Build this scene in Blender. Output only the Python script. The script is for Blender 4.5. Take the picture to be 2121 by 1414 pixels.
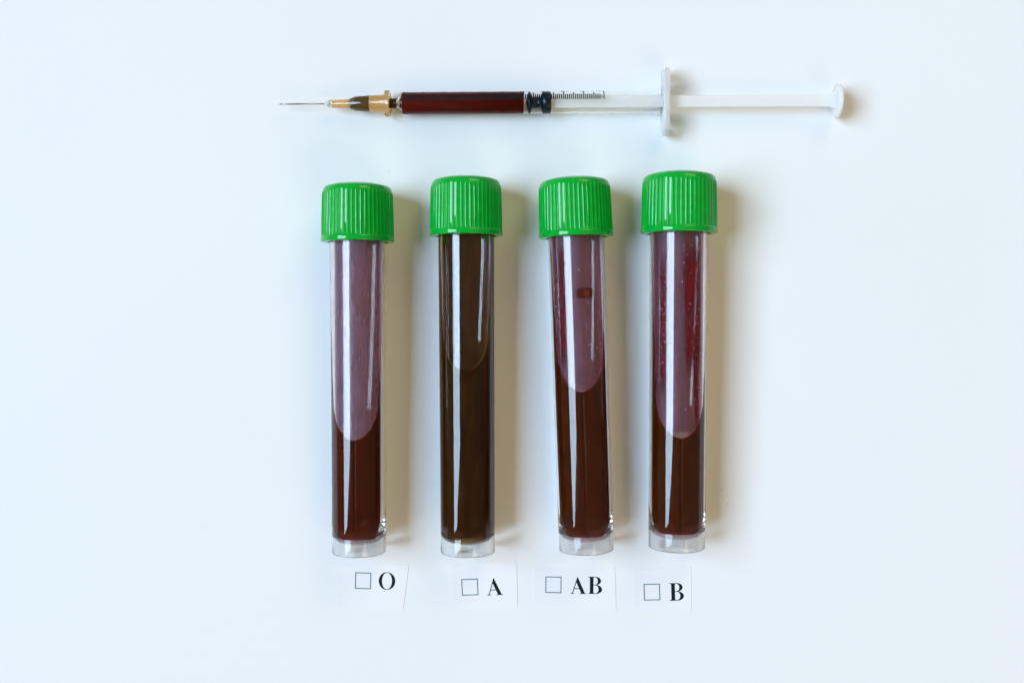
import bpy, bmesh, math, random
from math import sin, cos, pi, sqrt, exp, asin, radians
from mathutils import Vector, Matrix

for o in list(bpy.data.objects):
    bpy.data.objects.remove(o)
S = bpy.context.scene
COL = S.collection
random.seed(7)

# ------------------------------------------------------------------ camera
U = 0.00014                      # metres per millimetre-like working unit
F = 2000.0                       # focal length in the same working units
TILT = radians(2.0)
W0, H0 = 1060.5, 707.0
CAM = Vector((F * sin(TILT), 0, F * cos(TILT)))
FWD = Vector((-sin(TILT), 0, -cos(TILT)))
RIGHT = Vector((cos(TILT), 0, -sin(TILT)))
UP = Vector((0, 1, 0))
cam_d = bpy.data.cameras.new('camera')
cam_d.sensor_width = 36.0
cam_d.lens = 36.0 * F / 2121.0
cam_d.clip_start = 0.01
cam_d.clip_end = 50
cam = bpy.data.objects.new('camera', cam_d)
COL.objects.link(cam)
m = Matrix((RIGHT, UP, -FWD)).transposed().to_4x4()
m.translation = CAM * U
cam.matrix_world = m
S.camera = cam

# ------------------------------------------------------------------ light
world = bpy.data.worlds.new('World')
S.world = world
world.use_nodes = True
bg = world.node_tree.nodes['Background']
bg.inputs[0].default_value = (0.42, 0.345, 0.25, 1)
bg.inputs[1].default_value = 0.40

def area(name, loc, target, sx, sy, power, color):
    d = bpy.data.lights.new(name, 'AREA')
    d.shape = 'RECTANGLE'
    d.size, d.size_y = sx, sy
    d.energy = power
    d.color = color
    o = bpy.data.objects.new(name, d)
    COL.objects.link(o)
    o.location = loc
    dirv = (Vector(target) - Vector(loc)).normalized()
    o.rotation_euler = dirv.to_track_quat('-Z', 'Y').to_euler()
    return o
# tall window to the left of the table, two warm fill lamps added on the right to lift shadows
KEY = (0.415, 0.555, 0.712)
FILL = (1.0, 0.80, 0.48)
WX = -3.2
WIN = area('window_light', (WX, 0.18, 5.3), (0, 0.18, 5.3), 2.85, 2.4, 465, KEY)
LOW = area('window_lower_light', (WX, 0.18, 3.19), (0, 0.18, 3.19), 2.85, 1.72, 320, KEY)
WARM = area('warm_fill_light', (0.62, 1.0, 0.95), (0, 0, 0), 0.75, 0.65, 4.9, FILL)
WARM2 = area('warm_fill_light', (0.62, -1.0, 0.95), (0, 0, 0), 0.75, 0.65, 4.9, FILL)
S.view_settings.view_transform = 'Standard'
S.view_settings.look = 'None'
S.view_settings.exposure = 0.03
S.view_settings.gamma = 1.0
S.view_settings.use_curve_mapping = False
S.cycles.max_bounces = 24
S.cycles.transmission_bounces = 20
S.cycles.transparent_max_bounces = 24
S.cycles.glossy_bounces = 8
S.cycles.diffuse_bounces = 6
S.cycles.caustics_refractive = True
S.cycles.caustics_reflective = True
S.cycles.blur_glossy = 0.1
S.cycles.sample_clamp_indirect = 40.0
S.cycles.use_denoising = True

# ------------------------------------------------------------------ helpers
def unproj(u, v, z):
    """working-unit point at height z that the photo shows at (u, v)"""
    d = FWD + RIGHT * ((u - W0) / F) + UP * (-(v - H0) / F)
    t = (z - CAM.z) / d.z
    return CAM + d * t

def tag(o, label=None, cat=None, group=None, kind=None):
    if label: o['label'] = label
    if cat: o['category'] = cat
    if group: o['group'] = group
    if kind: o['kind'] = kind
    return o

def empty(name, mat):
    o = bpy.data.objects.new(name, None)
    o.empty_display_size = 0.01
    COL.objects.link(o)
    o.matrix_world = mat
    return o

def build(name, bm, mats, parent=None, smooth=True, recalc=True):
    """bmesh in working units (local) -> one mesh object in metres"""
    if recalc:
        bmesh.ops.recalc_face_normals(bm, faces=bm.faces[:])
    bmesh.ops.scale(bm, vec=(U, U, U), verts=bm.verts[:])
    me = bpy.data.meshes.new(name)
    for f in bm.faces: f.smooth = smooth
    bm.to_mesh(me); bm.free()
    for mt in (mats if isinstance(mats, (list, tuple)) else [mats]):
        me.materials.append(mt)
    o = bpy.data.objects.new(name, me)
    COL.objects.link(o)
    if parent: o.parent = parent
    return o

def sharp(o, deg=35):
    me = o.data
    bm = bmesh.new(); bm.from_mesh(me)
    for e in bm.edges:
        if len(e.link_faces) == 2 and e.calc_face_angle(0) > radians(deg):
            e.smooth = False
    bm.to_mesh(me); bm.free()
    return o

def ring(bm, y, r, n, rz=None, cx=0, cz=0):
    rz = r if rz is None else rz
    return [bm.verts.new((cx + r * sin(2*pi*k/n), y, cz + rz * cos(2*pi*k/n))) for k in range(n)]

def bridge(bm, a, b, mi=0):
    n = len(a)
    for k in range(n):
        f = bm.faces.new((a[k], a[(k+1) % n], b[(k+1) % n], b[k])); f.material_index = mi

def fan(bm, a, y, mi=0):
    c = bm.verts.new((0, y, 0)); n = len(a)
    for k in range(n):
        f = bm.faces.new((a[k], a[(k+1) % n], c)); f.material_index = mi

def lathe(bm, prof, n=64, closed=False, mi=None):
    """prof: list of (y, r); r==0 ends make poles. closed: join last to first"""
    prev = None; first = None; pend = None
    for i, (y, r) in enumerate(prof):
        idx = 0 if mi is None else mi[i]
        if r == 0:
            if prev is None: pend = (y, idx)
            else: fan(bm, prev, y, idx)
            continue
        cur = ring(bm, y, r, n)
        if pend: fan(bm, cur, pend[0], pend[1]); pend = None
        if prev: bridge(bm, prev, cur, idx)
        if first is None: first = cur
        prev = cur
    if closed: bridge(bm, prev, first, 0 if mi is None else mi[0])

def box(bm, x0, x1, y0, y1, z0, z1):
    v = [bm.verts.new((x, y, z)) for x in (x0, x1) for y in (y0, y1) for z in (z0, z1)]
    for q in ((0,1,3,2), (4,6,7,5), (0,4,5,1), (2,3,7,6), (0,2,6,4), (1,5,7,3)):
        bm.faces.new([v[i] for i in q])

# ------------------------------------------------------------------ materials
def mat(name):
    mt = bpy.data.materials.new(name); mt.use_nodes = True
    nt = mt.node_tree
    return mt, nt, nt.nodes['Principled BSDF'], nt.nodes['Material Output']

def principled(name, col, rough=0.4, spec=0.5, trans=0.0, ior=1.46, sss=0.0, sss_r=None):
    mt, nt, p, out = mat(name)
    p.inputs['Base Color'].default_value = (*col, 1)
    p.inputs['Roughness'].default_value = rough
    p.inputs['Specular IOR Level'].default_value = spec
    p.inputs['Transmission Weight'].default_value = trans
    p.inputs['IOR'].default_value = ior
    if sss:
        p.inputs['Subsurface Weight'].default_value = sss
        p.inputs['Subsurface Radius'].default_value = sss_r or (1, 1, 1)
        p.inputs['Subsurface Scale'].default_value = 0.001
    return mt

def N(nt, t, **kw):
    n = nt.nodes.new(t)
    for k, v in kw.items():
        setattr(n, k, v)
    return n

def noise_fac(nt, scale_vec, scale, lo, hi, detail=4):
    tc = N(nt, 'ShaderNodeTexCoord'); mp = N(nt, 'ShaderNodeMapping')
    mp.inputs['Scale'].default_value = scale_vec
    nz = N(nt, 'ShaderNodeTexNoise'); nz.inputs['Scale'].default_value = scale
    nz.inputs['Detail'].default_value = detail
    mr = N(nt, 'ShaderNodeMapRange')
    mr.inputs['From Min'].default_value = 0.3; mr.inputs['From Max'].default_value = 0.7
    mr.inputs['To Min'].default_value = lo; mr.inputs['To Max'].default_value = hi
    nt.links.new(tc.outputs['Object'], mp.inputs['Vector'])
    nt.links.new(mp.outputs[0], nz.inputs['Vector'])
    nt.links.new(nz.outputs['Fac'], mr.inputs['Value'])
    return mr.outputs[0]

def table_material():
    mt, nt, p, out = mat('white_laminate')
    f = noise_fac(nt, (1, 1, 1), 9.0, 0, 1, 3)
    mx = N(nt, 'ShaderNodeMix', data_type='RGBA')
    mx.inputs[6].default_value = (0.800, 0.815, 0.815, 1)
    mx.inputs[7].default_value = (0.825, 0.825, 0.830, 1)
    nt.links.new(f, mx.inputs[0]); nt.links.new(mx.outputs[2], p.inputs['Base Color'])
    p.inputs['Roughness'].default_value = 0.55
    p.inputs['Specular IOR Level'].default_value = 0.25
    b = N(nt, 'ShaderNodeBump'); b.inputs['Strength'].default_value = 0.02
    b.inputs['Distance'].default_value = 0.0002
    f2 = noise_fac(nt, (1, 1, 1), 700.0, 0, 1, 2)
    nt.links.new(f2, b.inputs['Height']); nt.links.new(b.outputs[0], p.inputs['Normal'])
    return mt

def film_material(name, dcol, dcol2, flo, fhi, rough, haze, streak=(90, 12, 90)):
    """inner tube wall wetted by a thin dried film: clear plastic mixed with scattering residue"""
    mt, nt, p, out = mat(name)
    p.inputs['Base Color'].default_value = (1, 1, 1, 1)
    p.inputs['Roughness'].default_value = rough
    p.inputs['Transmission Weight'].default_value = 1
    p.inputs['IOR'].default_value = 1.48
    d = N(nt, 'ShaderNodeBsdfDiffuse'); d.inputs[0].default_value = (*dcol, 1)
    t = N(nt, 'ShaderNodeBsdfTranslucent'); t.inputs[0].default_value = (*dcol, 1)
    cm = N(nt, 'ShaderNodeMix', data_type='RGBA')
    cm.inputs[6].default_value = (*dcol, 1); cm.inputs[7].default_value = (*dcol2, 1)
    nt.links.new(noise_fac(nt, (75, 9, 60), 5.0, -0.15, 1.1, 5), cm.inputs[0])
    nt.links.new(cm.outputs[2], d.inputs[0]); nt.links.new(cm.outputs[2], t.inputs[0])
    a = N(nt, 'ShaderNodeMixShader'); a.inputs[0].default_value = 0.4
    nt.links.new(d.outputs[0], a.inputs[1]); nt.links.new(t.outputs[0], a.inputs[2])
    x = N(nt, 'ShaderNodeMixShader')
    nt.links.new(noise_fac(nt, streak, 8.0, flo, fhi), x.inputs[0])
    nt.links.new(p.outputs[0], x.inputs[1]); nt.links.new(a.outputs[0], x.inputs[2])
    g = N(nt, 'ShaderNodeBsdfGlossy'); g.inputs[0].default_value = (0.9, 0.72, 0.95, 1); g.inputs['Roughness'].default_value = 0.55
    y = N(nt, 'ShaderNodeMixShader'); y.inputs[0].default_value = haze
    nt.links.new(x.outputs[0], y.inputs[1]); nt.links.new(g.outputs[0], y.inputs[2])
    nt.links.new(y.outputs[0], out.inputs['Surface'])
    return mt

def blood_material(name, c0, c1, rough=0.08, spec=0.35, sss=0.6):
    mt, nt, p, out = mat(name)
    mx = N(nt, 'ShaderNodeMix', data_type='RGBA')
    mx.inputs[6].default_value = (*c0, 1); mx.inputs[7].default_value = (*c1, 1)
    nt.links.new(noise_fac(nt, (60, 10, 60), 5.0, 0, 1), mx.inputs[0])
    nt.links.new(mx.outputs[2], p.inputs['Base Color'])
    p.inputs['Roughness'].default_value = rough
    p.inputs['Specular IOR Level'].default_value = spec
    p.inputs['IOR'].default_value = 1.36
    p.inputs['Subsurface Weight'].default_value = sss
    p.inputs['Subsurface Radius'].default_value = (1.0, 0.10, 0.05)
    p.inputs['Subsurface Scale'].default_value = 0.0016
    return mt

def smear_patch_material(name, col, dens):
    """soft-edged patch of colour, for blood smears and the dark red patch (UV 0..1 across it)"""
    mt, nt, p, out = mat(name)
    p.inputs['Base Color'].default_value = (*col, 1)
    p.inputs['Roughness'].default_value = 0.3
    p.inputs['Specular IOR Level'].default_value = 0.2
    tr = N(nt, 'ShaderNodeBsdfTransparent')
    at = N(nt, 'ShaderNodeAttribute'); at.attribute_name = 'patch_amount'
    mul = N(nt, 'ShaderNodeMath', operation='MULTIPLY')
    nt.links.new(at.outputs['Fac'], mul.inputs[0])
    nt.links.new(noise_fac(nt, (60, 14, 60), 6.0, 0.55 * dens, 1.1 * dens), mul.inputs[1])
    x = N(nt, 'ShaderNodeMixShader')
    nt.links.new(mul.outputs[0], x.inputs[0])
    nt.links.new(tr.outputs[0], x.inputs[1]); nt.links.new(p.outputs[0], x.inputs[2])
    nt.links.new(x.outputs[0], out.inputs['Surface'])
    return mt

def cap_material():
    mt, nt, p, out = mat('green_plastic')
    mx = N(nt, 'ShaderNodeMix', data_type='RGBA')
    mx.inputs[6].default_value = (0.000, 0.34, 0.026, 1); mx.inputs[7].default_value = (0.000, 0.40, 0.036, 1)
    nt.links.new(noise_fac(nt, (1, 1, 1), 300.0, 0, 1), mx.inputs[0])
    nt.links.new(mx.outputs[2], p.inputs['Base Color'])
    nt.links.new(noise_fac(nt, (1, 1, 1), 420.0, 0.04, 0.11), p.inputs['Roughness'])
    p.inputs['Specular IOR Level'].default_value = 0.40
    return mt

def milky(name, col, clear, rough=0.25, tint=None):
    """translucent plastic: diffuse and translucent scattering mixed with clear refraction"""
    mt, nt, p, out = mat(name)
    p.inputs['Base Color'].default_value = (*(tint or col), 1)
    p.inputs['Roughness'].default_value = rough
    p.inputs['Transmission Weight'].default_value = 1
    d = N(nt, 'ShaderNodeBsdfPrincipled')
    d.inputs['Base Color'].default_value = (*col, 1)
    d.inputs['Roughness'].default_value = 0.35
    t = N(nt, 'ShaderNodeBsdfTranslucent'); t.inputs[0].default_value = (*col, 1)
    a = N(nt, 'ShaderNodeMixShader'); a.inputs[0].default_value = 0.45
    nt.links.new(d.outputs[0], a.inputs[1]); nt.links.new(t.outputs[0], a.inputs[2])
    x = N(nt, 'ShaderNodeMixShader'); x.inputs[0].default_value = clear
    nt.links.new(a.outputs[0], x.inputs[1]); nt.links.new(p.outputs[0], x.inputs[2])
    nt.links.new(x.outputs[0], out.inputs['Surface'])
    return mt

M_table = table_material()
M_clear = principled('clear_plastic', (1, 1, 1), 0.01, 0.5, 1.0, 1.48)
M_barrel = principled('thin_clear_plastic', (1, 1, 1), 0.02, 0.5, 1.0, 1.24)
M_frost = milky('frosted_plastic', (0.98, 0.98, 0.99), 0.80, 0.12)
M_cap = cap_material()
M_ink = principled('black_ink', (0.002, 0.010, 0.016), 0.6, 0.2)
M_line = principled('printed_line', (0.045, 0.13, 0.17), 0.6, 0.2)
M_paper = principled('paper', (0.835, 0.825, 0.845), 0.8, 0.1)
M_steel = principled('steel', (0.45, 0.46, 0.48), 0.3); M_steel.node_tree.nodes['Principled BSDF'].inputs['Metallic'].default_value = 1
M_orange = milky('orange_plastic', (1.0, 0.74, 0.36), 0.08, 0.2)
M_orange_clear = milky('orange_tinted_plastic', (1.0, 0.66, 0.24), 0.90, 0.05, (1.0, 0.95, 0.84))
M_rubber = principled('black_rubber', (0.001, 0.014, 0.028), 0.3, 0.4)
M_white = milky('white_plastic', (0.97, 0.97, 0.97), 0.15, 0.3)
M_flange = milky('cloudy_plastic', (0.98, 0.98, 0.98), 0.42, 0.10)
M_olive = principled('olive_blood', (0.050, 0.022, 0.0005), 0.3, 0.05)
M_syr_blood = blood_material('syringe_blood', (0.105, 0.006, 0.004), (0.135, 0.010, 0.005), 0.25, 0.10)

# ------------------------------------------------------------------ table
bm = bmesh.new()
bmesh.ops.create_grid(bm, x_segments=1, y_segments=1, size=0.5)
bmesh.ops.scale(bm, vec=(1.8 / U, 1.3 / U, 1), verts=bm.verts[:])
tag(build('tabletop', bm, M_table), kind='structure')

# ------------------------------------------------------------------ test tubes
R_CAP, CAP_H = 75.2, 118.0
def tube_ro(y): return 56.0 + 1.4 * y / 630.0
WALL = 8.5
def tube_ri(y): return tube_ro(y) - WALL
DOME_Y, DOME_H = 25.0, 48.0

def make_cap(root, L):
    bm = bmesh.new(); ph = random.uniform(0, 10)
    nr, per = 52, 10
    n = nr * per
    y0 = L - CAP_H
    ro = tube_ro(y0)
    def rr(y, r, amp):
        vs = []
        for k in range(n):
            c = (1.0, 0.62, 0.06, 0, 0, 0, 0, 0, 0.06, 0.62)[k % per]
            q = r + amp * c
            a = 2 * pi * (k + ph) / n
            vs.append(bm.verts.new((q * sin(a), y, q * cos(a))))
        return vs
    prof = [(y0 + 8, ro + 0.9, 0), (y0 + 1.2, ro + 5, 0), (y0, ro + 6.5, 0), (y0, R_CAP - 2.0, 0), (y0 + 0.8, R_CAP - 0.6, 0),
            (y0 + 2.4, R_CAP, 0), (y0 + 8.5, R_CAP - 0.1, 0), (y0 + 10.5, R_CAP - 0.7, 0), (y0 + 11.4, R_CAP - 1.6, 0.3),
            (y0 + 13, R_CAP - 2.2, 1.35), (y0 + 50, R_CAP - 2.9, 1.5), (y0 + 94, R_CAP - 4.1, 1.5), (y0 + 99, R_CAP - 4.3, 1.2),
            (y0 + 102, R_CAP - 4.3, 0.4), (y0 + 103.6, R_CAP - 4.6, 0)]
    r_sh, h_sh = 12.0, 11.2
    rb = R_CAP - 4.6
    for a in (15, 30, 45, 60, 75, 90):
        prof.append((y0 + 103.6 + h_sh * sin(radians(a)), rb - r_sh * (1 - cos(radians(a))), 0))
    prof += [(L - 0.3, 50, 0), (L - 1.0, 47, 0)]
    prev = None
    for y, r, amp in prof:
        cur = rr(y, r, amp)
        if prev: bridge(bm, prev, cur)
        prev = cur
    fan(bm, prev, L - 1.0)
    return build('cap', bm, M_cap, root)

def make_body(root, L, film, wet, apex):
    """outer wall, skirt, under-dome and inner wall with a round bottom: one closed shell"""
    bm = bmesh.new()
    top = L - CAP_H + 60
    prof = []; mi = []
    def P(y, r, k=0): prof.append((y, r)); mi.append(k)
    # under-dome (outside of the round bottom), skirt, outer wall
    sk = 0 if wet else 2
    rs = tube_ro(10) - 4.0
    P(DOME_Y - 6, 0, sk)
    for a in (15, 30, 45, 60, 75, 88):
        P(DOME_Y - 6 + 17 * (1 - cos(radians(a))), rs * sin(radians(a)), sk)
    P(DOME_Y + 10, rs, sk); P(2.0, rs + 0.4, sk); P(0.6, rs + 1.0, sk); P(0, rs + 1.8, 0)
    P(0, tube_ro(0) - 0.9, 0); P(0.5, tube_ro(0) - 0.25, 0); P(1.4, tube_ro(0), 0)
    for k in range(1, 13):
        y = 1.4 + (top - 1.4) * k / 12
        P(y, tube_ro(y), 0)
    P(top, tube_ri(top), 0)
    yb = DOME_Y + DOME_H
    inner = [top + (apex + 100 - top) * k / 16 for k in range(1, 17)] + [apex + 100 - 2.5 * k for k in range(1, 42)]
    inner += [inner[-1] + (yb - inner[-1]) * k / 8 for k in range(1, 9)]
    for y in inner:
        P(y, tube_ri(y), 1)
    for a in (75, 60, 45, 30, 15):
        P(DOME_Y + DOME_H * (1 - cos(radians(a))), tube_ri(DOME_Y) * sin(radians(a)), 0)
    P(DOME_Y, 0, 0)
    lathe(bm, prof, 128, mi=mi)
    for f in bm.faces:
        if f.material_index == 1:
            c = f.calc_center_median()
            ri = tube_ri(c.y)
            w = bubble_w(c.y - apex + 2, ri, 0)
            if c.y < apex - 2 or c.z < 0 or abs(c.x) > w + 1.5: f.material_index = 0
    o = build('tube_body', bm, [M_clear, film, M_frost], root)
    return sharp(o, 50)

def bubble_w(d, ri, skew):
    """half width of the air pocket at distance d above its lower end"""
    if d <= 0: return 0.02
    e = min(d / 62.0, 1)
    w = 0.80 * sqrt(1 - (1 - e) ** 2)
    w += 0.185 * (1 - exp(-max(d - 8, 0) / 150.0))
    return min(w, 0.985) * ri

def make_blood(root, L, apex, mats, wet, level):
    bm = bmesh.new()
    na, ns = 64, 30
    ys = []
    for a in (4, 10, 18, 28, 40, 52, 64, 76, 88):
        ys.append(DOME_Y + DOME_H * (1 - cos(radians(a))))
    y = DOME_Y + DOME_H
    ys += [y + (apex - 2 - y) * k / 10 for k in range(1, 11)]
    ys += [apex + d for d in (0.3, 1, 2, 3.5, 5.5, 8, 11, 15, 20, 26, 33, 41, 50, 60, 72, 86, 104, 130, 160, 200, 250)]
    end = L - CAP_H + 40
    ys += [apex + 250 + (end - apex - 250) * k / 5 for k in range(1, 6)] if end > apex + 260 else []
    def radius(rb, a):
        # wetted (optically coupled) on top; a thin air gap at the flanks unless the tube is fully wet
        if wet: return rb + 1.6
        t = min(max((abs(a) - radians(62 if a > 0 else 70)) / radians(8), 0), 1)
        return rb + 1.6 - 2.4 * t
    prev = None; first = None
    for y in ys:
        ri = tube_ri(y)
        if y < DOME_Y + DOME_H:
            t = (y - DOME_Y) / DOME_H
            ri = tube_ri(DOME_Y) * sqrt(max(0.0, 1 - (1 - t) ** 2))
        rb = max(ri + (1.6 if wet else 0.0), 0.4)
        if y < DOME_Y + DOME_H: rb = max(ri + (1.4 if wet else 0.0), 0.4)
        d = y - apex
        w = bubble_w(d, rb, 0)
        wob = 1 + 0.012 * sin(d * 0.11) + 0.008 * sin(d * 0.31 + 1)
        w = min(w * (wob if d > 20 else 1), 0.988 * rb)
        al = asin(min(w / rb, 0.9999))
        zw = rb * cos(al)
        s = min(max(d / 60.0, 0), 1); s = s * s * (3 - 2 * s)
        zl = rb + (level * rb - rb) * s
        zl = min(zl, zw)
        cur = []
        for k in range(na):
            a = al + (2 * pi - 2 * al) * k / (na - 1)
            aa = a if a <= pi else a - 2 * pi
            q = rb if wet else rb + 1.4 * max(0, 1 - (y - DOME_Y - 8) / 14 if y > DOME_Y + 8 else 1) + (radius(rb, aa) - rb) * min(1, max(0, (y - DOME_Y - 8) / 14))
            cur.append(bm.verts.new((q * sin(a), y, q * cos(a))))
        for k in range(1, ns):
            q = k / ns
            # denser near the two edges
            x = -w * cos(pi * q)
            e = w - abs(x)
            z = zl + (zw - zl) * exp(-e / 7.0)
            cur.append(bm.verts.new((x, y, z)))
        n = len(cur)
        if prev:
            for k in range(n):
                f = bm.faces.new((prev[k], prev[(k+1) % n], cur[(k+1) % n], cur[k]))
                f.material_index = 1 if k >= na - 1 else 0
                if y < DOME_Y + 16: f.material_index = 2
                if k >= na - 1 and d > 2:
                    xx = [abs(v.co.x) for v in f.verts]
                    if w - max(xx) < 2.6: f.material_index = 2
        else:
            first = cur
        prev = cur
    bm.faces.new(first[:na])
    bm.faces.new(prev)
    return build('blood', bm, mats, root)

def make_smear_patch(root, patches, mt):
    """thin coloured layer on the inner wall: (angle0, angle1, y0, y1, edge softness, tilt)"""
    bm = bmesh.new()
    lay = bm.verts.layers.float.new('patch_amount')
    for a0, a1, y0, y1, soft, tl in patches:
        na, ny = 20, 24
        g = []
        for j in range(ny + 1):
            t = j / ny; row = []
            y = y0 + (y1 - y0) * t
            for i in range(na + 1):
                s = i / na
                a = radians(a0 + (a1 - a0) * s + tl * (t - 0.5))
                r = tube_ri(y) + 0.5
                v = bm.verts.new((r * sin(a), y, r * cos(a)))
                e = min(s, 1 - s) / soft[0]; h = min(t, 1 - t) / soft[1]
                e = min(e, 1); h = min(h, 1)
                v[lay] = (e * e * (3 - 2 * e)) * (h * h * (3 - 2 * h))
                row.append(v)
            g.append(row)
        for j in range(ny):
            for i in range(na):
                bm.faces.new((g[j][i], g[j][i+1], g[j+1][i+1], g[j+1][i]))
    return build('smear_patch', bm, mt, root, recalc=False)

def make_drops(root, specs, mt, name='droplets'):
    """small beads clinging to the inner wall: (count, angle0, angle1, y0, y1, rmin, rmax)"""
    bm = bmesh.new()
    for cnt, a0, a1, y0, y1, r0, r1 in specs:
        for _ in range(cnt):
            a = radians(random.uniform(a0, a1)); y = random.uniform(y0, y1)
            q = random.uniform(r0, r1) * random.choice((0.6, 0.8, 1, 1))
            r = tube_ri(y) + 0.5
            M = Matrix.Translation((r * sin(a), y, r * cos(a))) @ Matrix.Diagonal((1, random.uniform(1, 1.8), 1, 1))
            bmesh.ops.create_icosphere(bm, subdivisions=1, radius=q, matrix=M)
    return build(name, bm, mt, root)

M_thin = blood_material('thin_blood', (0.17, 0.002, 0.012), (0.23, 0.003, 0.02), 0.15, 0.1)
M_thin_amber = blood_material('thin_amber_blood', (0.13, 0.05, 0.0), (0.18, 0.08, 0.0), 0.15, 0.1)
M_drop = principled('droplet_liquid', (0.85, 0.75, 0.78), 0.1, 0.6)
M_darkdrop = principled('dark_droplet', (0.10, 0.012, 0.02), 0.15, 0.5)
M_smear_red = smear_patch_material('crimson_smear', (0.20, 0.002, 0.016), 1.0)
M_red_patch = smear_patch_material('brown_red_patch', (0.12, 0.004, 0.006), 1.05)
M_brown_patch = smear_patch_material('brown_patch', (0.20, 0.045, 0.012), 0.9)

# photo position of the cap-end and foot-end axis, U-shaped liquid edge, look of each tube
TUBES = [
    dict(k=0.972, a=(740.5, 383), b=(744, 1141), apex=912, wet=False, film=((0.84, 0.46, 0.74), (0.80, 0.38, 0.62), 0.20, 0.28, 0.10, 0.10), level=-0.10,
         c0=(0.082, 0.0070, 0.0), c1=(0.108, 0.0120, 0.0),
         label='green capped tube of dark blood above the slip marked O, smooth mauve air pocket'),
    dict(k=0.974, a=(965, 369.5), b=(969, 1141), apex=769, wet=True, film=((0.10, 0.030, 0.0), (0.10, 0.004, 0.004), 0.04, 0.30, 0.02, 0.0), level=-0.05,
         c0=(0.030, 0.0070, 0.0), c1=(0.080, 0.0235, 0.0),
         label='green capped tube above the slip marked A, olive brown blood up to its cap'),
    dict(k=0.983, a=(1189, 371), b=(1214.5, 1136), apex=811, wet=False, film=((0.80, 0.30, 0.52), (0.60, 0.04, 0.14), 0.11, 0.32, 0.09, 0.09), level=-0.10,
         c0=(0.078, 0.0090, 0.0), c1=(0.104, 0.016, 0.0),
         label='leaning green capped blood tube above the slip marked AB, dark red patch near cap'),
    dict(k=1.005, a=(1407, 359.5), b=(1401.5, 1131), apex=907, wet=False, film=((0.76, 0.24, 0.44), (0.60, 0.03, 0.10), 0.12, 0.30, 0.09, 0.09), level=-0.10,
         c0=(0.074, 0.0100, 0.0), c1=(0.098, 0.018, 0.0),
         label='green capped blood tube above the slip marked B, clear part streaked crimson'),
]
def frame(pa, pb):
    """origin at pb, local Y towards pa, Z as upright as possible"""
    Y = (pa - pb).normalized(); X = Y.cross(Vector((0, 0, 1))).normalized(); Z = X.cross(Y)
    M = Matrix((X, Y, Z)).transposed().to_4x4(); M.translation = pb
    return M
for i, T in enumerate(TUBES):
    k_ = T['k']
    pb = unproj(*T['b'], 56.2 * k_); pa = unproj(*T['a'], 78.6 * k_)
    L = (pa - pb).length / k_
    M = frame(pa, pb) @ Matrix.Scale(k_, 4)
    Ms = M.copy(); Ms.translation = M.translation * U
    root = empty('test_tube', Ms)
    tag(root, T['label'], 'test tube', 'green capped blood tubes lying in a row')
    inv = M.inverted()
    def ly(v): return (inv @ unproj(T['a'][0] + (T['b'][0] - T['a'][0]) * (v - T['a'][1]) / (T['b'][1] - T['a'][1]), v, 112)).y
    film = film_material('film_%s' % 'abcd'[i], *T['film'])
    make_body(root, L, film, T['wet'], ly(T['apex']))
    make_cap(root, L)
    bb = blood_material('blood_body', T['c0'], T['c1'], 0.10, 0.06 if T['wet'] else 0.12)
    bs = blood_material('blood_surface', T['c0'], T['c1'], 0.04, 1.0)
    make_blood(root, L, ly(T['apex']), [bb, bs, M_thin_amber if T['wet'] else M_thin], T['wet'], T['level'])
    if i == 0:
        make_drops(root, [(14, 5, 40, ly(880), ly(640), 0.5, 1.0)], M_drop)
    if i == 1:
        make_drops(root, [(70, -25, 25, ly(760), ly(520), 0.4, 0.9), (25, 25, 60, ly(740), ly(520), 0.4, 0.9)], M_darkdrop)
    if i == 2:
        make_drops(root, [(90, -62, -45, ly(700), ly(560), 0.4, 0.9), (22, 0, 45, ly(800), ly(520), 0.5, 1.0)], M_drop)
        make_smear_patch(root, [(-8, 37, ly(621), ly(594), (0.2, 0.32), 3)], M_red_patch)  # soft-edged dark red patch, browner in its middle
        make_smear_patch(root, [(9, 27, ly(618), ly(598), (0.25, 0.25), 0)], M_brown_patch)
        make_smear_patch(root, [(-50, -29, ly(770), ly(500), (0.3, 0.15), 4)], M_smear_red)
    if i == 3:
        make_drops(root, [(150, -52, -24, ly(790), ly(540), 0.3, 0.8), (50, 37, 54, ly(890), ly(640), 0.4, 0.9),
                          (40, 0, 40, ly(860), ly(490), 0.5, 1.1)], M_drop)
        make_smear_patch(root, [(1, 50, ly(790), ly(480), (0.28, 0.25), -8), (-52, -34, ly(830), ly(510), (0.3, 0.2), 0),
                          (26, 44, ly(905), ly(700), (0.4, 0.3), -12)], M_smear_red)

# ------------------------------------------------------------------ syringe
SA = (578, 216.0, 25.6); SB = (1745, 209.0, 34.6)
pn, pp = unproj(*SA), unproj(*SB)
M = frame(pp, pn)
Minv = M.inverted()
Ms = M.copy(); Ms.translation = M.translation * U
syr = empty('syringe', Ms)
tag(syr, 'clear syringe of blood with orange needle hub, lying above the green caps', 'syringe')
def sy(u):
    t = (u - SA[0]) / (SB[0] - SA[0])
    return (Minv @ unproj(u, SA[1] + (SB[1] - SA[1]) * t, SA[2] + (SB[2] - SA[2]) * t)).y
def sr(u, px):
    X = (u - W0)
    return px * (F - 30 - X * sin(TILT)) / F

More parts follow.
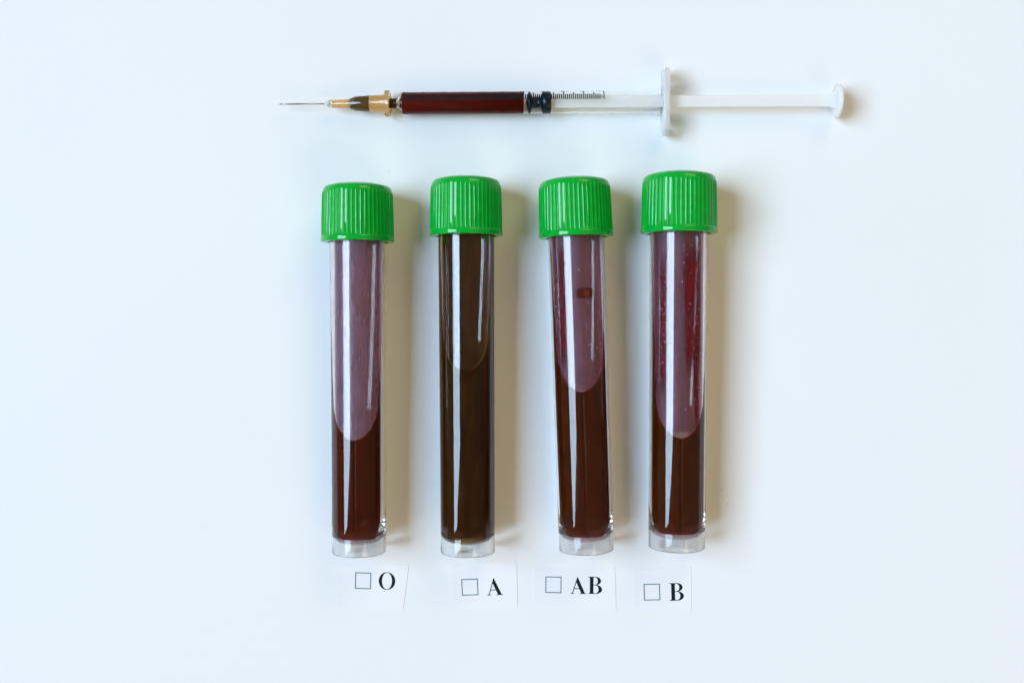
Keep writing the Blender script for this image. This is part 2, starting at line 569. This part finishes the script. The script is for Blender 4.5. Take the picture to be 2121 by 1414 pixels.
def needle():
    bm = bmesh.new(); n = 16
    r = 1.35
    a = ring(bm, 0, r, n)
    for v in a: v.co.y = 5.0 * (1 + v.co.z / r)       # bevelled tip
    b = ring(bm, sy(690), r, n)
    bridge(bm, a, b)
    bm.faces.new(a); bm.faces.new(b)
    return build('needle', bm, M_steel, syr)
needle()
bm = bmesh.new()
lathe(bm, [(sy(672), 0), (sy(672.5), 3.2), (sy(674), 4.4), (sy(684), 8.0), (sy(684.2), 0)], 32)
build('glue_tip', bm, M_white, syr)
bm = bmesh.new()                                       # orange hub: shell with an open rear end
prof = [(sy(684.6), 0), (sy(684.6), 7.4), (sy(686), 8.3), (sy(722), 9.0), (sy(729), 11.8), (sy(737), 14.6), (sy(760), 16.2), (sy(798), 18.0),
        (sy(798), 20.0)]
no = len(prof) + 2
prof += [(sy(807), 20.0), (sy(807), 15.2), (sy(768), 13.8), (sy(740), 12.2), (sy(730), 7.6), (sy(724), 6.6), (sy(688), 6.0), (sy(688), 0)]
lathe(bm, prof, 48, mi=[0 if i < no else 1 for i in range(len(prof))])
for v in bm.verts:                                     # luer lugs stick out sideways
    if sy(797) < v.co.y < sy(808) and Vector((v.co.x, v.co.z)).length > 19:
        v.co.x *= 1.34; v.co.y += -0.1 * abs(v.co.x) + 2.6
hub = sharp(build('needle_hub', bm, [M_orange_clear, M_orange], syr), 40)
bm = bmesh.new()                                       # blood left inside the hub, ragged front end
n = 40
pr = [(sy(727), 7.2), (sy(732), 9.6), (sy(738), 12.9), (sy(750), 13.6), (sy(766), 14.2)]
rows = [[bm.verts.new((r * sin(2*pi*k/n), y + (random.uniform(-5, 4) if j < 2 else 0), r * cos(2*pi*k/n))) for k in range(n)] for j, (y, r) in enumerate(pr)]
for a, b in zip(rows, rows[1:]): bridge(bm, a, b)
bm.faces.new(rows[0]); bm.faces.new(rows[-1])
build('hub_blood', bm, M_olive, syr)

RB, RI = 22.3, 21.0
bm = bmesh.new()
prof = [(sy(768), 5.0), (sy(768), 7.6), (sy(769), 8.2), (sy(806), 9.8), (sy(822), 10.6), (sy(825), 12.5), (sy(827), 17.0), (sy(830), 20.2), (sy(834), 21.8), (sy(839), RB)]
prof += [(sy(839) + (sy(1368) - sy(839)) * k / 6, RB) for k in range(1, 7)]
prof += [(sy(1386), RB), (sy(1386), RI)]
prof += [(sy(1386) + (sy(841) - sy(1386)) * k / 6, RI) for k in range(1, 7)]
prof += [(sy(836), RI - 1.5), (sy(833), RI - 6), (sy(829), 7.5), (sy(822), 5.0)]
lathe(bm, prof, 64, closed=True)
barrel = sharp(build('barrel', bm, M_barrel, syr), 50)
bm = bmesh.new()
lathe(bm, [(sy(804.5), 0), (sy(804.5), 8.6), (sy(822), 8.9), (sy(822), 0)], 40)
build('nozzle_blood', bm, M_olive, syr)
bm = bmesh.new()
lathe(bm, [(sy(834), 0), (sy(834), RI - 3), (sy(837), RI + 0.2), (sy(840), RI + 1.0), (sy(1084.5), RI + 1.0), (sy(1084), RI - 3), (sy(1082), 0)], 64)
build('blood', bm, M_syr_blood, syr)
# rubber stopper: front cone, lip, waist, rear lip
bm = bmesh.new()
q = RI + 0.8
lathe(bm, [(sy(1089), 0), (sy(1091), 9), (sy(1094), q - 2), (sy(1095), q), (sy(1098), q), (sy(1100), q - 2.5), (sy(1103), 11.8), (sy(1119), 11.8), (sy(1122), q - 3),
           (sy(1124), q), (sy(1139), q), (sy(1141.5), q - 2), (sy(1142), 11), (sy(1142), 0)], 64)
build('stopper', bm, M_rubber, syr)
# plunger: cross-shaped rod, collar behind the stopper, thumb disc
bm = bmesh.new()
hw, th = 11.6, 2.2
pts = [(-hw, 1.0), (-th, 1.0), (-th, -hw), (th, -hw), (th, 1.0), (hw, 1.0), (hw, 4.2), (hw - 1.2, 5.2), (-hw + 1.2, 5.2), (-hw, 4.2)]
def crosssec(y, k=1.0): return [bm.verts.new((x * k if abs(x) > th else x, y, z * k if abs(z) > th else z)) for x, z in pts]
secs = [crosssec(sy(1143)), crosssec(sy(1400)), crosssec(sy(1690)), crosssec(sy(1716), 1.06), crosssec(sy(1729), 1.45)]
for a, b in zip(secs, secs[1:]): bridge(bm, a, b)
bm.faces.new(secs[0]); bm.faces.new(secs[-1])
rod = build('plunger_rod', bm, M_white, syr, smooth=False)
bm = bmesh.new()
y0 = sy(1729.5)
rt = 33.6
lathe(bm, [(y0, 0), (y0, rt - 3), (y0 + 1, rt - 1), (y0 + 3, rt), (y0 + 6, rt), (y0 + 8, rt - 1), (y0 + 9, rt - 3), (y0 + 8.2, rt - 8), (y0 + 8.0, 0)], 72)
build('thumb_rest', bm, M_white, rod)
# finger flange
bm = bmesh.new()
def oval(y, a, b, n=72):
    vs = []
    for k in range(n):
        t = 2 * pi * k / n
        c, s_ = cos(t), sin(t)
        x = a * (abs(c) ** 0.55) * (1 if c >= 0 else -1)
        z = b * (abs(s_) ** 0.8) * (1 if s_ >= 0 else -1)
        vs.append(bm.verts.new((x, y, z)))
    return vs
fy0, fy1 = sy(1371), sy(1385)
o0 = oval(fy0, 66, 28); o1 = oval(fy0 + 2, 68.5, 30); o2 = oval(fy1 - 2, 68.5, 30); o3 = oval(fy1, 66, 28)
def hole(y):
    return [bm.verts.new(((RB + 0.3) * cos(2*pi*k/72), y, (RB + 0.3) * sin(2*pi*k/72))) for k in range(72)]
i0, i1 = hole(fy0), hole(fy1)
for a, b in ((i0, o0), (o0, o1), (o1, o2), (o2, o3), (o3, i1), (i1, i0)): bridge(bm, a, b)
build('finger_flange', bm, M_flange, barrel)
# printed graduation on the barrel
bm = bmesh.new()
def strip(yc, w, a0, a1, r=RB + 0.12):
    n = 8
    v0 = [bm.verts.new((r * sin(a0 + (a1 - a0) * k / n), yc - w/2, r * cos(a0 + (a1 - a0) * k / n))) for k in range(n + 1)]
    v1 = [bm.verts.new((r * sin(a0 + (a1 - a0) * k / n), yc + w/2, r * cos(a0 + (a1 - a0) * k / n))) for k in range(n + 1)]
    for k in range(n): bm.faces.new((v0[k], v0[k+1], v1[k+1], v1[k]))
ya, yb = sy(839), sy(1250)
sgn = -1.0 if (M.to_3x3() @ Vector((1, 0, 0))).y > 0 else 1.0
def ang(px): return -sgn * asin(min(max(px / 22.6, -1), 1))
for k in range(101):
    y = ya + (yb - ya) * k / 100
    top = 22.2 if k % 10 == 0 else (17.2 if k % 5 == 0 else 12.6)
    if k == 99:
        strip(y, 1.6, ang(4.5), ang(11.0))
    else:
        strip(y, 2.4 if k % 5 else 2.3, ang(1.4), ang(top))
def arc(yc, ry, a_mid, ra, w):
    """small worn oval of print beside each long mark"""
    n = 20; r = RB + 0.14
    for k in range(n):
        if k in (3, 4, 12): continue
        t0, t1 = 2*pi*k/n, 2*pi*(k+1)/n
        q = []
        for t, s in ((t0, 1), (t1, 1), (t1, 0), (t0, 0)):
            a = a_mid + (ra - (0 if s else 0.09)) * sin(t)
            y = yc + (ry - (0 if s else w)) * cos(t)
            q.append(bm.verts.new((r * sin(a), y, r * cos(a))))
        bm.faces.new(q)
for k in range(0, 101, 10):
    y = ya + (yb - ya) * k / 100
    arc(y - (0 if k < 100 else 7), 8.5, -sgn * radians(78), 0.22, 1.5)
build('graduation_marks', bm, M_ink, barrel, smooth=False, recalc=False)

# ------------------------------------------------------------------ paper slips
def poly_mesh(polys):
    """list of outlines (2D, first outer then holes, any number) -> triangulated mesh via a filled curve"""
    cu = bpy.data.curves.new('outline', 'CURVE'); cu.dimensions = '2D'; cu.fill_mode = 'BOTH'
    for pts in polys:
        sp = cu.splines.new('POLY'); sp.points.add(len(pts) - 1)
        for p, (x, y) in zip(sp.points, pts): p.co = (x, y, 0, 1)
        sp.use_cyclic_u = True
    ob = bpy.data.objects.new('outline', cu)
    COL.objects.link(ob)
    dg = bpy.context.evaluated_depsgraph_get()
    me = bpy.data.meshes.new_from_object(ob.evaluated_get(dg))
    bpy.data.objects.remove(ob); bpy.data.curves.remove(cu)
    return me
def ell(cx, cy, rx, ry, a0, a1, n=24):
    return [(cx + rx * cos(radians(a0 + (a1 - a0) * k / n)), cy + ry * sin(radians(a0 + (a1 - a0) * k / n))) for k in range(n + 1)]
def glyph_A():
    Lx = lambda y: 0.08 + 0.325 * y
    Rx = lambda y: Lx(y) + 0.05
    Ix = lambda y: 0.655 - 0.469 * (y - 0.03)
    outer = [(0, 0), (.235, 0), (.235, .022), (.17, .035), (.135, .06), (Rx(.14), .14), (Rx(.285), .285), (Ix(.285), .285), (Ix(.12), .12), (Ix(.07), .06), (.61, .035), (.545, .022), (.545, 0),
             (.955, 0), (.955, .022), (.90, .035), (.86, .06), (.43, 1.0), (.405, 1.0), (Lx(.12), .12), (.085, .06), (.05, .035), (0, .022)]
    return [outer, [(Rx(.33), .33), (Ix(.33), .33), (.352, .69)]], .955
def glyph_O():
    return [ell(.455, .5, .455, .505, 0, 350, 47), ell(.455, .5, .275, .475, 0, 350, 47)], .91
def glyph_B():
    outer = [(0, 1), (0, .98), (.07, .965), (.11, .93), (.12, .88), (.12, .12), (.11, .07), (.07, .035), (0, .02), (0, 0)]
    outer += ell(.46, .265, .38, .265, -90, 78, 24)
    outer += ell(.46, .76, .315, .24, -62, 90, 24)
    up = [(.33, .925), (.35, .965)] + ell(.42, .75, .17, .215, 80, -80, 20) + [(.35, .535), (.33, .55)]
    dn = [(.33, .49), (.35, .507)] + ell(.44, .27, .195, .235, 80, -80, 20) + [(.36, .035), (.33, .08)]
    return [outer, up, dn], .84
GL = dict(A=glyph_A, O=glyph_O, B=glyph_B)

def put(name, me, mt, parent, M4):
    me.transform(M4)
    me.name = name
    me.materials.clear(); me.materials.append(mt)
    o = bpy.data.objects.new(name, me); COL.objects.link(o); o.parent = parent
    return o
SLIPS = [
    dict(c=[(697, 1168), (847, 1168), (835, 1262), (700, 1264)], rot=-1.2, box=(735.6, 1185.0, 768.6, 1218.8), let=[('O', 784.4, 1184.4, 818.6, 1220.6)],
         label='paper slip printed with an empty tick box and the single letter O'),
    dict(c=[(934, 1169), (1070, 1163), (1072, 1258), (938, 1261)], rot=2.6, box=(956.2, 1198.2, 990.2, 1232.2), let=[('A', 1008.6, 1196.6, 1041.2, 1231.6)],
         label='paper slip printed with an empty tick box and only the letter A'),
    dict(c=[(1106, 1177), (1274, 1177), (1276, 1262), (1109, 1262)], rot=-0.6, box=(1129.8, 1193.4, 1162.8, 1227.2), let=[('A', 1181.8, 1194.4, 1214.4, 1229.0), ('B', 1217.6, 1193.8, 1247, 1229.2)],
         label='paper slip printed with a tick box and the two letters AB'),
    dict(c=[(1316, 1180), (1431, 1172), (1432, 1264), (1313, 1266)], rot=1.6, box=(1333.6, 1208.2, 1367.2, 1242.4), let=[('B', 1386.2, 1206.8, 1416.2, 1243.0)],
         label='paper slip printed with a tick box and only the letter B'),
]
for sl in SLIPS:
    zt = 0.9
    P = [unproj(u, v, 0.1) for u, v in sl['c']]
    c = sum(P, Vector()) / 4; c.z = 0
    bm = bmesh.new()
    # a slip with slightly lifted edges, bulging up towards its right end
    nx, ny = 14, 10
    def pt(s, t, lift):
        a = P[0].lerp(P[1], s); b = P[3].lerp(P[2], s); p = a.lerp(b, t) - c
        z = 0.15 + 0.3 * max(0, (s - 0.86) / 0.14) ** 2 * (0.8 + 0.2 * sin(3 * t)) + 0.5 * max(0, (0.08 - s) / 0.08) ** 2
        return (p.x, p.y, z + lift)
    top = [[bm.verts.new(pt(i / nx, j / ny, 0.45)) for i in range(nx + 1)] for j in range(ny + 1)]
    bot = [[bm.verts.new(pt(i / nx, j / ny, 0.0)) for i in range(nx + 1)] for j in range(ny + 1)]
    for j in range(ny):
        for i in range(nx):
            bm.faces.new((top[j][i], top[j][i+1], top[j+1][i+1], top[j+1][i]))
            bm.faces.new((bot[j][i], bot[j+1][i], bot[j+1][i+1], bot[j][i+1]))
    for j in range(ny):
        bm.faces.new((top[j][0], top[j+1][0], bot[j+1][0], bot[j][0])); bm.faces.new((top[j][nx], bot[j][nx], bot[j+1][nx], top[j+1][nx]))
    for i in range(nx):
        bm.faces.new((top[0][i], bot[0][i], bot[0][i+1], top[0][i+1])); bm.faces.new((top[ny][i], top[ny][i+1], bot[ny][i+1], bot[ny][i]))
    so = sharp(build('paper_slip', bm, M_paper), 40)
    so.location = c * U
    tag(so, sl['label'], 'paper slip', 'paper slips below the tubes')
    R = Matrix.Rotation(radians(sl['rot']), 4, 'Z')
    x0, y0, x1, y1 = sl['box']
    pc = unproj((x0 + x1) / 2, (y0 + y1) / 2, zt) - c
    hw = (unproj(x1, y0, zt) - unproj(x0, y0, zt)).length / 2
    hh = (unproj(x0, y1, zt) - unproj(x0, y0, zt)).length / 2
    lw = 1.7
    me = poly_mesh([[(-hw, -hh), (hw, -hh), (hw, hh), (-hw, hh)], [(-hw+lw, -hh+lw), (hw-lw, -hh+lw), (hw-lw, hh-lw), (-hw+lw, hh-lw)]])
    put('checkbox', me, M_line, so, Matrix.Scale(U, 4) @ Matrix.Translation((pc.x, pc.y, zt)) @ R)
    for ch, x0, y0, x1, y1 in sl['let']:
        outl, gw = GL[ch]()
        me = poly_mesh(outl)
        pc = unproj((x0 + x1) / 2, (y0 + y1) / 2, zt) - c
        w = (unproj(x1, y0, zt) - unproj(x0, y0, zt)).length
        h = (unproj(x0, y1, zt) - unproj(x0, y0, zt)).length
        Mt = Matrix.Scale(U, 4) @ Matrix.Translation((pc.x, pc.y, zt)) @ R @ Matrix.Diagonal((w / gw, h, 1, 1)) @ Matrix.Translation((-gw / 2, -0.5, 0))
        put('letter', me, M_ink, so, Mt)

# a few dust flecks on the laminate
bm = bmesh.new()
for u, v, r in ((1495, 1014, 1.1), (806, 355, 1.0), (1507, 1043, 1.0), (1292, 932, 0.9)):
    p = unproj(u, v, 0.3)
    bmesh.ops.create_icosphere(bm, subdivisions=1, radius=r, matrix=Matrix.Translation((p.x, p.y, 0.35)) @ Matrix.Diagonal((random.uniform(0.7, 1.5), random.uniform(0.6, 1.2), 0.4, 1)))
tag(build('dust_flecks', bm, principled('dust', (0.30, 0.28, 0.27), 0.8, 0.1)), kind='stuff')
